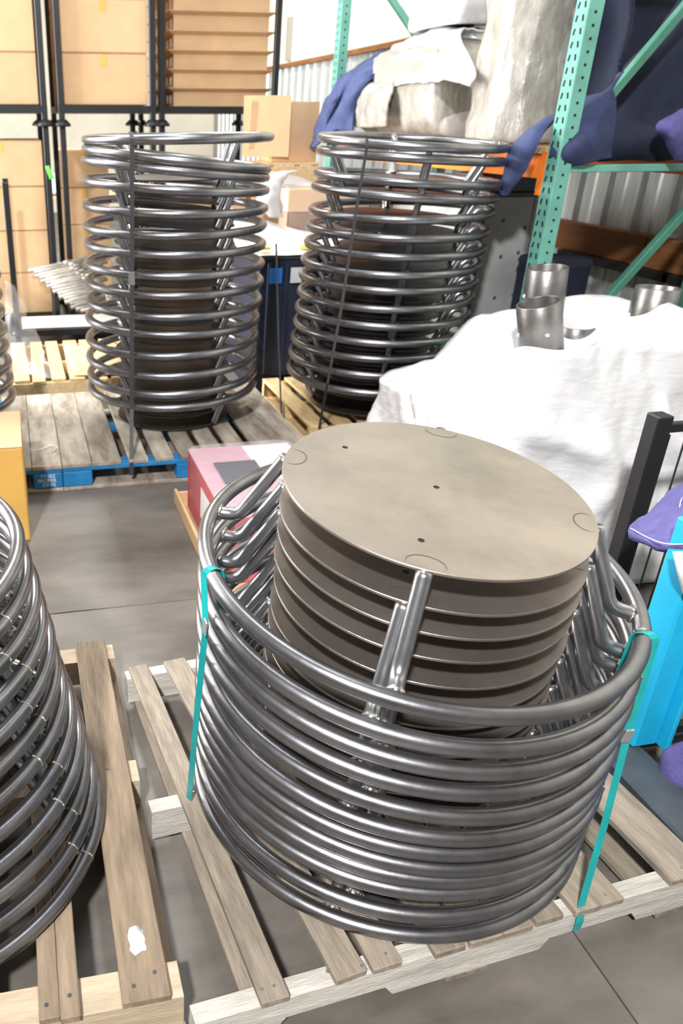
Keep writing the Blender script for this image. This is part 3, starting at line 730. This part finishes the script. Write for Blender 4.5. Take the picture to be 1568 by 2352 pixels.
add('film_wrap', loft([(.94, 2.94, .018, .25, .365), (.94, 2.94, .1, .252, .37), (.94, 2.94, .29, .25, .37), (.94, 2.94, .322, .247, .365), (.94, 2.94, .325, .2, .3)], 'film', 60, 5, 'Z', 9, .004, 14, 3., .002), B, -off)

# ================================================================== RIGHT: CYAN POST STILLAGE
Cg = thing('wire_stillage', (1.95, 1.7, 0), 'black wire stillage with a cyan corner post on a dark steel skid', 'cage'); off = Cg.location
bx('skid_beam', 1.435, 1.56, .75, 1.62, .02, .135, 'slate', Cg, .006)
bx('skid_beam', 1.435, 2.5, 1.63, 1.75, .02, .135, 'slate', Cg, .006)
bx('skid_beam', 2.40, 2.5, .75, 1.62, .02, .135, 'slate', Cg, .006)
for y in (.85, 1.05, 1.25, 1.45): bx('floor_bar', 1.562, 2.398, y, y+.05, .03, .06, 'black_steel', Cg)
# cyan angle post: two plates with a crease
cp = bx('corner_post', 1.525, 1.60, 1.36, 1.45, .137, .80, 'cyan', Cg, .006)
bx('post_flange', 1.601, 1.615, 1.33, 1.44, .137, .80, 'cyan', Cg, .003)
bx('post_foot', 1.49, 1.64, 1.30, 1.47, .1355, .1445, 'wood_brown', Cg, .002) if False else None
bx('rear_post', 1.86, 1.915, 1.93, 1.985, .0, .86, 'black_steel', Cg, .004)
bx('rear_post', 2.44, 2.495, 1.93, 1.985, .0, .86, 'black_steel', Cg, .004)
bx('top_rail', 1.916, 2.439, 1.945, 1.97, .80, .83, 'black_steel', Cg, .003)
bx('bottom_rail', 1.62, 2.45, 1.375, 1.40, .15, .18, 'black_steel', Cg, .003)
for k in range(14):
    x = 1.66+k*.06; add('mesh_wire', box(.0045, .0045, .62, 'black_steel', 0), Cg, Vector((x, 1.40, .47))-off)
for k in range(9):
    add('mesh_wire', box(.84, .0045, .0045, 'black_steel', 0), Cg, Vector((2.05, 1.405, .20+k*.065))-off)
for k in range(9):
    x = 1.94+k*.06; add('mesh_wire', box(.0045, .0045, .74, 'black_steel', 0), Cg, Vector((x, 1.957, .42))-off)
on('moving_blanket', cloth([
   [at(1442, 1225, y=1.62), at(1490, 1250, y=1.50), at(1530, 1262, y=1.45), at(1590, 1262, y=1.38), at(1640, 1255, y=1.35)],
   [at(1452, 1212, y=1.66), at(1492, 1228, y=1.55), at(1532, 1240, y=1.48), at(1590, 1240, y=1.42), at(1640, 1235, y=1.38)],
   [at(1490, 1185, y=1.72), at(1515, 1190, y=1.64), at(1545, 1195, y=1.56), at(1595, 1190, y=1.48), at(1640, 1185, y=1.45)],
   [at(1530, 1150, y=1.78), at(1545, 1150, y=1.72), at(1570, 1150, y=1.66), at(1605, 1140, y=1.58), at(1640, 1130, y=1.55)],
   [at(1560, 1120, y=1.84), at(1575, 1115, y=1.80), at(1595, 1110, y=1.75), at(1620, 1100, y=1.7), at(1650, 1090, y=1.66)]], 'purple', 7, .022, .010, 12, 5., .003),
   'purple quilted blanket with white stitching draped over the cyan post', 'blanket', (0, 0, 0), 'moving blankets')
for a, b in (((1447, 1221, 1.615), (1490, 1243, 1.492)), ((1490, 1243, 1.492), (1532, 1254, 1.438)), ((1532, 1254, 1.438), (1590, 1254, 1.375))):
    pass
st_ = spline([at(1448, 1213, y=1.63), at(1490, 1236, y=1.50), at(1531, 1249, y=1.438), at(1590, 1249, y=1.38)], 6)
bl = [o for o in C.objects if o.get('label', '').startswith('purple quilted')][0]
add('stitching', tube(st_, .0016, 'stitch', 6), bl)
add('stitching', tube(spline([at(1563, 1195, y=1.53), at(1561, 1160, y=1.62), at(1572, 1130, y=1.70)], 6), .0016, 'stitch', 6), bl)
add('paper_sheet', cloth([[at(1543, 1266, y=1.40), at(1600, 1266, y=1.33)], [at(1556, 1320, y=1.36), at(1610, 1320, y=1.30)], [at(1572, 1375, y=1.35), at(1620, 1375, y=1.29)]], 'paper', 6, .001, .004, 8), None, (0, 0, 0), None,
    'white paper sheet hanging below the quilted blanket on the cyan post', 'paper')
on('moving_blanket', loft([(1.60, 1.30, .21, .02, .02), (1.62, 1.27, .215, .075, .075), (1.68, 1.15, .215, .10, .085), (1.78, 1.0, .21, .11, .085), (1.86, .88, .20, .09, .07), (1.9, .84, .20, .01, .01)], 'purple', 40, 7, 'Y', 2.4, .018, 10, 6., .004),
   'purple quilted blanket rolled up inside the wire stillage', 'blanket', (0, 0, -.06), 'moving blankets')

# ================================================================== FAR LEFT FLOOR THINGS
Y_ = thing('yellow_carton', (-.30, 3.3, 0), 'ochre cardboard carton standing before the stencilled blue pallet', 'carton'); off = Y_.location
bx('carton_body', -.60, -.045, 3.12, 3.58, 0, .44, 'carton_yellow', Y_, .006)
bx('top_flap', -.60, -.30, 3.12, 3.58, .441, .446, 'carton_yellow', Y_, .001); bx('top_flap', -.298, -.045, 3.12, 3.58, .441, .446, 'carton', Y_, .001)
add('twine', tube(spline([(-.10, 3.75, .30), (-.05, 3.78, .20), (.0, 3.80, .155), (.06, 3.84, .15), (.09, 3.86, .155), (.12, 3.83, .15), (.10, 3.79, .15)], 6), .003, 'twine', 6), None, (0, 0, 0), None, 'loose white twine trailing on the stencilled blue pallet', 'twine')
on('plastic_film', cloth([[(-.12, 5.2, .30), (-.02, 5.1, .2), (.10, 5.0, .16), (.2, 4.98, .15)], [(-.1, 5.35, .55), (0, 5.25, .42), (.10, 5.2, .28), (.18, 5.15, .17)], [(-.1, 5.5, .70), (-.02, 5.45, .60), (.06, 5.4, .40), (.14, 5.35, .19)]], 'film', 8, .004, .05, 9, 2., .015),
   'crinkled clear film slumped over the end of the pale pallet', 'plastic film')
on('plastic_film', loft([(-.12, 3.72, .142, .05, .04), (-.12, 3.72, .2, .09, .05), (-.11, 3.72, .30, .05, .04), (-.1, 3.72, .34, .02, .02)], 'film', 30, 5, 'Z', 2.4, .03, 16, 7., .01), 'torn film scrap beside the ochre carton on the stencilled pallet', 'plastic film')
P = thing('timber_pallet', (.40, 5.55, 0), 'pale pallet with uneven boards behind the blue pallets', 'pallet'); off = P.location
for y in (5.06, 5.55, 6.02): bx('stringer', -.1, .95, y, y+.04, .034, .122, 'wood_new', P)
for k, (x, wd) in enumerate(((-.09, .10), (.04, .085), (.16, .09), (.285, .10), (.42, .10), (.56, .11), (.71, .1), (.84, .1))):
    o = bx('deck_board', x, x+wd, 5.05+jitter(.03), 6.08, .123, .142, 'wood_new', P); o.rotation_euler.z = jitter(.02)
for x in (-.08, .4, .84): bx('bottom_board', x, x+.1, 5.06, 6.06, .013, .033, 'wood_new', P)
on('cardboard_sheet', cloth([[(.30, 5.10, .152), (.55, 5.06, .155), (.75, 5.08, .15)], [(.30, 5.4, .16), (.55, 5.4, .18), (.75, 5.4, .16)], [(.28, 5.75, .17), (.55, 5.75, .19), (.75, 5.75, .17)]], 'carton', 6, .005, .01, 4), 'curled tan cardboard sheet lying on the pale pallet', 'cardboard')

# stacking racks (black post pallets)
def post_rack(name, x0, x1, y0, y1, z, h, label, cup=True, tray=.05):
    T = thing(name, ((x0+x1)/2, (y0+y1)/2, z), label, 'rack'); off = T.location
    bx('front_rail', x0, x1, y0, y0+.05, z+.1, z+.1+tray, 'black_steel', T); bx('back_rail', x0, x1, y1-.05, y1, z+.1, z+.1+tray, 'black_steel', T)
    bx('side_rail', x0, x0+.05, y0+.051, y1-.051, z+.1, z+.1+tray, 'black_steel', T); bx('side_rail', x1-.05, x1, y0+.051, y1-.051, z+.1, z+.1+tray, 'black_steel', T)
    bx('deck', x0+.051, x1-.051, y0+.051, y1-.051, z+.105, z+.1+tray-.004, 'slate', T)
    for x in (x0, x1-.05):
        for y in (y0, y1-.05):
            p = add('post', box(.048, .048, h, 'black_steel', .004), T, Vector((x+.025, y+.025, z+h/2+.03))-off)
            add('foot_cup', new_mesh('cup', lathe_bm([(0, .0), (.035, .0), (.07, .03), (.075, .05), (.06, .05), (.03, .03), (0, .03)], 16), 'black_steel', True), p, (0, 0, -h/2-.03), (pi, 0, 0)) if False else \
            add('foot_cup', new_mesh('cup', lathe_bm([(0, .0), (.065, .0), (.07, .015), (.035, .05), (.0, .05)], 16), 'black_steel', True), p, (0, 0, -h/2-.03))
    return T
post_rack('stacking_rack', -.065, 1.12, 6.42, 6.96, 0, 1.22, 'low black stacking rack holding a sheaf of steel rods')
post_rack('stacking_rack', -1.0, .335, 7.0, 8.2, 0, 1.62, 'black stacking rack at floor level behind the rods, loaded with tan cartons')
post_rack('stacking_rack', -1.0, .335, 7.0, 8.2, 1.62, 1.6, 'upper black stacking rack carrying the left column of tan cartons')
post_rack('stacking_rack', .42, 1.20, 7.0, 8.2, 0, 1.62, 'bare black stacking rack at floor level under the wide tan cartons')
post_rack('stacking_rack', .42, 1.20, 7.0, 8.2, 1.62, 1.6, 'upper black stacking rack carrying three wide tan cartons')
post_rack('stacking_rack', 1.26, 2.28, 7.2, 8.4, 0, 1.62, 'black floor level stacking rack under the lipped trays')
post_rack('stacking_rack', 1.26, 2.28, 7.2, 8.4, 1.62, 1.6, 'upper black stacking rack carrying a tall pile of lipped trays')
def carton(x0, x1, y0, y1, z0, z1, label, group, m='carton'):
    T = thing('carton', ((x0+x1)/2, (y0+y1)/2, z0), label, 'carton', group)
    bx('carton_body', x0, x1, y0, y1, z0, z1-.008, m, T, .006)
    w = (x1-x0)/2
    bx('top_flap', x0+.002, x0+w-.003, y0+.002, y1-.002, z1-.007, z1-.002, m, T, .001); bx('top_flap', x0+w+.003, x1-.002, y0+.002, y1-.002, z1-.007, z1-.002, m, T, .001)
    bx('packing_tape', x0+w-.025, x0+w+.025, y0-.0012, y0-.0004, z1-.09, z1-.009, 'carton_yellow', T, 0)
for k in range(4):
    z = 1.775+.362*k
    carton(.455, 1.145, 7.06, 8.1, z, z+.36, 'wide tan carton on the upper rack, %s from the bottom' % ('lowest one' if k == 0 else ORD[k]), 'wide tan cartons')
    carton(-.36, .275, 7.06, 8.1, z, z+.36, 'tan carton in the narrow column beside the rack posts, %s from the bottom' % ('lowest one' if k == 0 else ORD[k]), 'tan cartons in the narrow column')
for k in range(4):
    z = .155+.342*k
    carton(-.40, .275, 7.06, 8.1, z, z+.34, 'tan carton on the floor level rack behind the rods, %s from the bottom' % ('lowest one' if k == 0 else ORD[k]), 'tan cartons behind the rods')
# lipped trays
def tray_bm(a, b, h, lip):
    bm = bmesh.new(); prof = [(1, 0, 0), (1, 0, h*.80), (1, lip, h)]
    R = []
    for s, l, z in prof:
        R.append([bm.verts.new((sx*(a+l), sy*(b+l), z)) for sx, sy in ((-1, -1), (1, -1), (1, 1), (-1, 1))])
    R.append([bm.verts.new((sx*(a+lip), sy*(b+lip), h+.004)) for sx, sy in ((-1, -1), (1, -1), (1, 1), (-1, 1))])
    R.append([bm.verts.new((sx*(a-.01), sy*(b-.01), h*.85)) for sx, sy in ((-1, -1), (1, -1), (1, 1), (-1, 1))])
    for A, B in zip(R, R[1:]):
        for k in range(4): bm.faces.new((A[k], A[(k+1) % 4], B[(k+1) % 4], B[k]))
    bm.faces.new(R[0][::-1]); bm.faces.new(R[-1]); return bm
M_tray = new_mesh('tray', tray_bm(.40, .50, .131, .05), 'carton'); M_trayside = box(.001, .05, .06, 'wrap_pale', 0)
for k in range(9):
    z = 1.772+.1365*k
    T = thing('lipped_tray', (1.80, 7.80, z), 'tan lipped cardboard tray in the tall pile, %s from the bottom' % ('lowest one' if k == 0 else ORD[k] if k < 9 else 'topmost'), 'tray', 'lipped trays on the upper rack')
    add('tray_body', M_tray, T)
    for q in range(5): add('hand_hole', M_trayside, T, (-.4011, -.38+.17*q+jitter(.02), .055))
# rods on the low rack
for k in range(24):
    Yk = 6.88-.0155*k
    a = at(66+k*4.6+(k % 3)*7, 622+k*4.0, y=Yk); b = at(232+(k % 4)*5, 586+k*5.0, y=Yk+.02)
    T = thing('steel_rod', (0, 0, 0), 'grey threaded steel stake in the fanned sheaf on the low rack', 'rod', 'steel stakes on the low rack')
    add('shaft', tube([a, b], .015, 'rod', 8), T)
    d = (b-a).normalized(); add('collar', tube([a+d*.30, a+d*.36], .021, 'rod', 8), T)
bx('paper_board', .0, .95, 6.48, 6.90, .1505, .1565, 'paper', None, .001, label='white board lining the low rack beneath the steel stakes', cat='board')

# carton rows behind the first tall stack
for i, (x0, x1) in enumerate(((1.18, 1.62),)):
    pass
for k in range(4):
    z = .002+.352*k
    carton(.47, .98, 8.6, 9.1, z, z+.35, 'tan carton stacked far behind the blue pallet, %s from the bottom' % ('lowest one' if k == 0 else ORD[k]), 'tan cartons far behind the blue pallet')
for i in range(2):
    for k in range(3):
        z = .002+.402*k
        carton(1.15+.55*i, 1.66+.55*i, 5.88, 6.38, z, z+.40, 'brown carton, %s pile behind the black strapped stack, %s from bottom' % (('bare', 'crate side')[i], 'lowest one' if k == 0 else ORD[k]), 'brown cartons behind the tall stacks')
on('foam_sheet', cloth([[(1.12, 5.9, 1.215), (1.45, 5.88, 1.225), (1.8, 5.86, 1.23), (2.2, 5.9, 1.215)], [(1.12, 6.2, 1.24), (1.45, 6.2, 1.30), (1.8, 6.2, 1.30), (2.2, 6.2, 1.24)], [(1.12, 6.5, 1.22), (1.45, 6.52, 1.23), (1.8, 6.5, 1.24), (2.2, 6.5, 1.22)]], 'wrap_pale', 7, .02, .02, 5, 4.), 'white foam sheet spread over the brown carton piles', 'foam sheet', (0, 0, .025))
T = on('wrapped_load', loft([(1.82, 7.0-.15, 1.0, .2, .14), (1.82, 6.85, 1.02, .26, .17), (1.82, 6.85, 1.3, .27, .17), (1.82, 6.85, 1.57, .27, .17), (1.82, 6.85, 1.62, .2, .12)], 'wrap_grey', 40, 5, 'Z', 5, .015, 6, 9., .005), 'film wrapped brown load with a white cap behind the brown cartons', 'wrapped load', (0, 0, -.99))
T['label'] = 'film wrapped brown load behind the brown cartons'

# dark bulk container
Bn = thing('bulk_container', (2.03, 5.3, 0), 'dark navy ribbed plastic bulk container with a blue label', 'bin'); off = Bn.location
x0, x1, y0, y1, zt = 1.50, 2.53, 4.92, 5.72, .88
bx('front_panel', x0+.03, x1-.03, y0+.02, y0+.05, .12, zt, 'bin_navy', Bn, .004); bx('back_panel', x0+.03, x1-.03, y1-.05, y1-.02, .12, zt, 'bin_navy', Bn, .004)
bx('side_panel', x0+.0, x0+.029, y0+.02, y1-.02, .12, zt, 'bin_navy', Bn, .004); bx('side_panel', x1-.029, x1, y0+.02, y1-.02, .12, zt, 'bin_navy', Bn, .004)
bx('lid', x0-.01, x1+.01, y0, y1, zt+.001, zt+.02, 'slate', Bn, .004)
bx('skid', x0, x0+.12, y0+.02, y1-.02, 0, .119, 'bin_navy', Bn); bx('skid', x1-.12, x1, y0+.02, y1-.02, 0, .119, 'bin_navy', Bn)
for k in range(9): bx('rib', x0+.05+k*.115, x0+.075+k*.115, y0-.002, y0+.0195, .14, zt-.02, 'bin_navy', Bn, .003)
for k in range(6): bx('rib', x0+.31, x0+.62, y0-.006, y0-.0025, .22+k*.085, .245+k*.085, 'bin_navy', Bn, .001)
bx('label_card', *(lambda a, b: (a.x, b.x))(at(621, 617, y=4.91), at(648, 617, y=4.91)), 4.908, 4.9105, .735, .83, 'label_blue', Bn, 0)
bx('label_card', *(lambda a, b: (a.x, b.x))(at(668, 617, y=4.91), at(694, 617, y=4.91)), 4.908, 4.9105, .735, .83, 'white_tarp', Bn, 0)
on('paper_sheet', cloth([[(1.48, 4.90, .905), (1.75, 4.89, .91), (2.05, 4.90, .91), (2.3, 4.90, .905)], [(1.40, 5.15, .935), (1.72, 5.15, .955), (2.05, 5.15, .945), (2.3, 5.15, .92)], [(1.42, 5.42, 1.10), (1.6, 5.42, 1.05), (1.95, 5.42, .97), (2.3, 5.42, .925)], [(1.45, 5.49, 1.13), (1.62, 5.49, 1.07), (1.95, 5.48, .98), (2.3, 5.48, .93)]], 'paper', 7, .004, .01, 5, 2.), 'large white paper sheet curling up on the dark bulk container', 'paper')
for px, nm in ((595, 'beside the blue label'), (708, 'close to the white label')):
    p = at(px, 580, y=4.97); add('foam_block', box(.13, .07, .018, 'yellow', .002), None, (p.x, 4.97, .945), None, 'yellow foam strip on the bulk container lid, %s' % nm, 'foam', 'yellow foam strips')
W = thing('film_wrapped_cartons', (2.16, 5.60, .0), 'brown carton block in clear film on the dark bulk container', 'carton')
W.location = (2.16, 5.62, .905)
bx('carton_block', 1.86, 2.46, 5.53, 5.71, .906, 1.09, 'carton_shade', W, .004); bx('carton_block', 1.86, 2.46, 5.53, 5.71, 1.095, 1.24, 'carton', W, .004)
add('film_wrap', loft([(0, 0, .002, .30, .095), (0, 0, .02, .31, .1), (0, 0, .33, .31, .1), (0, 0, .35, .30, .095)], 'film', 48, 5, 'Z', 8, .006, 9, 2., .003), W)
on('plastic_film', loft([at(632, 498, y=5.48)[:]+(.05, .05), at(620, 470, y=5.46)[:]+(.08, .07), at(622, 430, y=5.46)[:]+(.075, .06), at(640, 402, y=5.5)[:]+(.06, .05), at(672, 392, y=5.54)[:]+(.05, .04), at(690, 396, y=5.58)[:]+(.02, .02)], 'wrap_pale', 32, 6, 'Z', 2.3, .02, 16, 2., .008), 'twisted white film knot hanging off the brown carton block', 'plastic film')

# cardboard box on timber crate at the far end of the rack
Cr = thing('timber_crate', (2.24, 6.95, 0), 'yellow timber slat crate beyond the rack, under an open carton', 'crate')
for z in (.05, .30, .55, .80, 1.03, 1.20):
    bx('slat', 2.02, 2.50, 6.70, 6.72, z, z+.13, 'wood_new', Cr); bx('slat', 2.0, 2.019, 6.70, 7.2, z, z+.13, 'wood_new', Cr)
for x, y in ((2.02, 6.721), (2.46, 6.721), (2.02, 7.17), (2.46, 7.17)): bx('corner_post', x, x+.04, y, y+.04, 0, 1.335, 'wood_brown', Cr)
for y in (6.70, 6.83, 6.96, 7.09): bx('top_plank', 2.0, 2.5, y, y+.115, 1.336, 1.355, 'wood_new', Cr)
O = thing('open_carton', (2.26, 6.95, 1.357), 'open cardboard carton with one raised flap behind the navy blanket', 'carton'); off = O.location
bx('front_panel', 2.12, 2.50, 6.78, 6.785, 1.357, 1.80, 'carton', O, .001); bx('back_panel', 2.12, 2.50, 7.15, 7.155, 1.357, 1.80, 'carton', O, .001)
bx('side_panel', 2.115, 2.12, 6.78, 7.155, 1.357, 1.80, 'carton', O, .001); bx('side_panel', 2.50, 2.505, 6.78, 7.155, 1.357, 1.80, 'carton', O, .001)
bar('open_flap', (2.02, 6.79, 1.46), (2.03, 6.79, 1.80), .006, .21, 'carton', O)
o = O.children[-1]; o.location = Vector((2.06, 6.77, 1.62))-off; o.rotation_mode = 'XYZ'; o.rotation_euler = (0, .02, pi/2-.25)
# clutter behind the first stack: bench with small things
Bt = thing('work_bench', (.62, 9.9, 0), 'long work bench with clutter far behind the carton racks', 'bench')
bx('bench_top', .1, 2.9, 9.6, 10.3, .86, .9, 'carton', Bt)
for x in (.12, 2.83):
    for y in (9.62, 10.22): bx('leg', x, x+.06, y, y+.06, 0, .859, 'black_steel', Bt)
on('shop_cloth', cloth([[(.2, 9.65, .92), (.5, 9.65, .93), (.8, 9.65, .92)], [(.2, 9.9, 1.0), (.5, 9.9, 1.12), (.8, 9.9, .96)], [(.2, 10.2, .92), (.5, 10.2, .94), (.8, 10.2, .92)]], 'white_tarp', 7, .02, .05, 6, 5.), 'rumpled grey cloth on the far work bench', 'cloth')
T = thing('fire_extinguisher', (1.35, 10.0, .9), 'red extinguisher standing on the far work bench', 'extinguisher')
add('cylinder', new_mesh('ext', lathe_bm([(0, 0), (.07, 0), (.075, .02), (.075, .36), (.05, .42), (.02, .44), (0, .44)], 20), 'red', True), T)
add('valve', box(.03, .09, .05, 'black_steel'), T, (0, 0, .46)); add('hose', tube([(0, .04, .45), (.06, .06, .4), (.08, .05, .2)], .012, 'black_steel', 8), T)
add('tag_card', cloth([[at(104, 382, y=6.97), at(112, 380, y=6.97)], [at(110, 400, y=6.965), at(120, 398, y=6.965)], [at(114, 412, y=6.97), at(126, 410, y=6.97)]], 'lime', 4, .002, 0), None, (0, 0, 0), None, 'lime green tag hanging on the black rack post', 'tag')
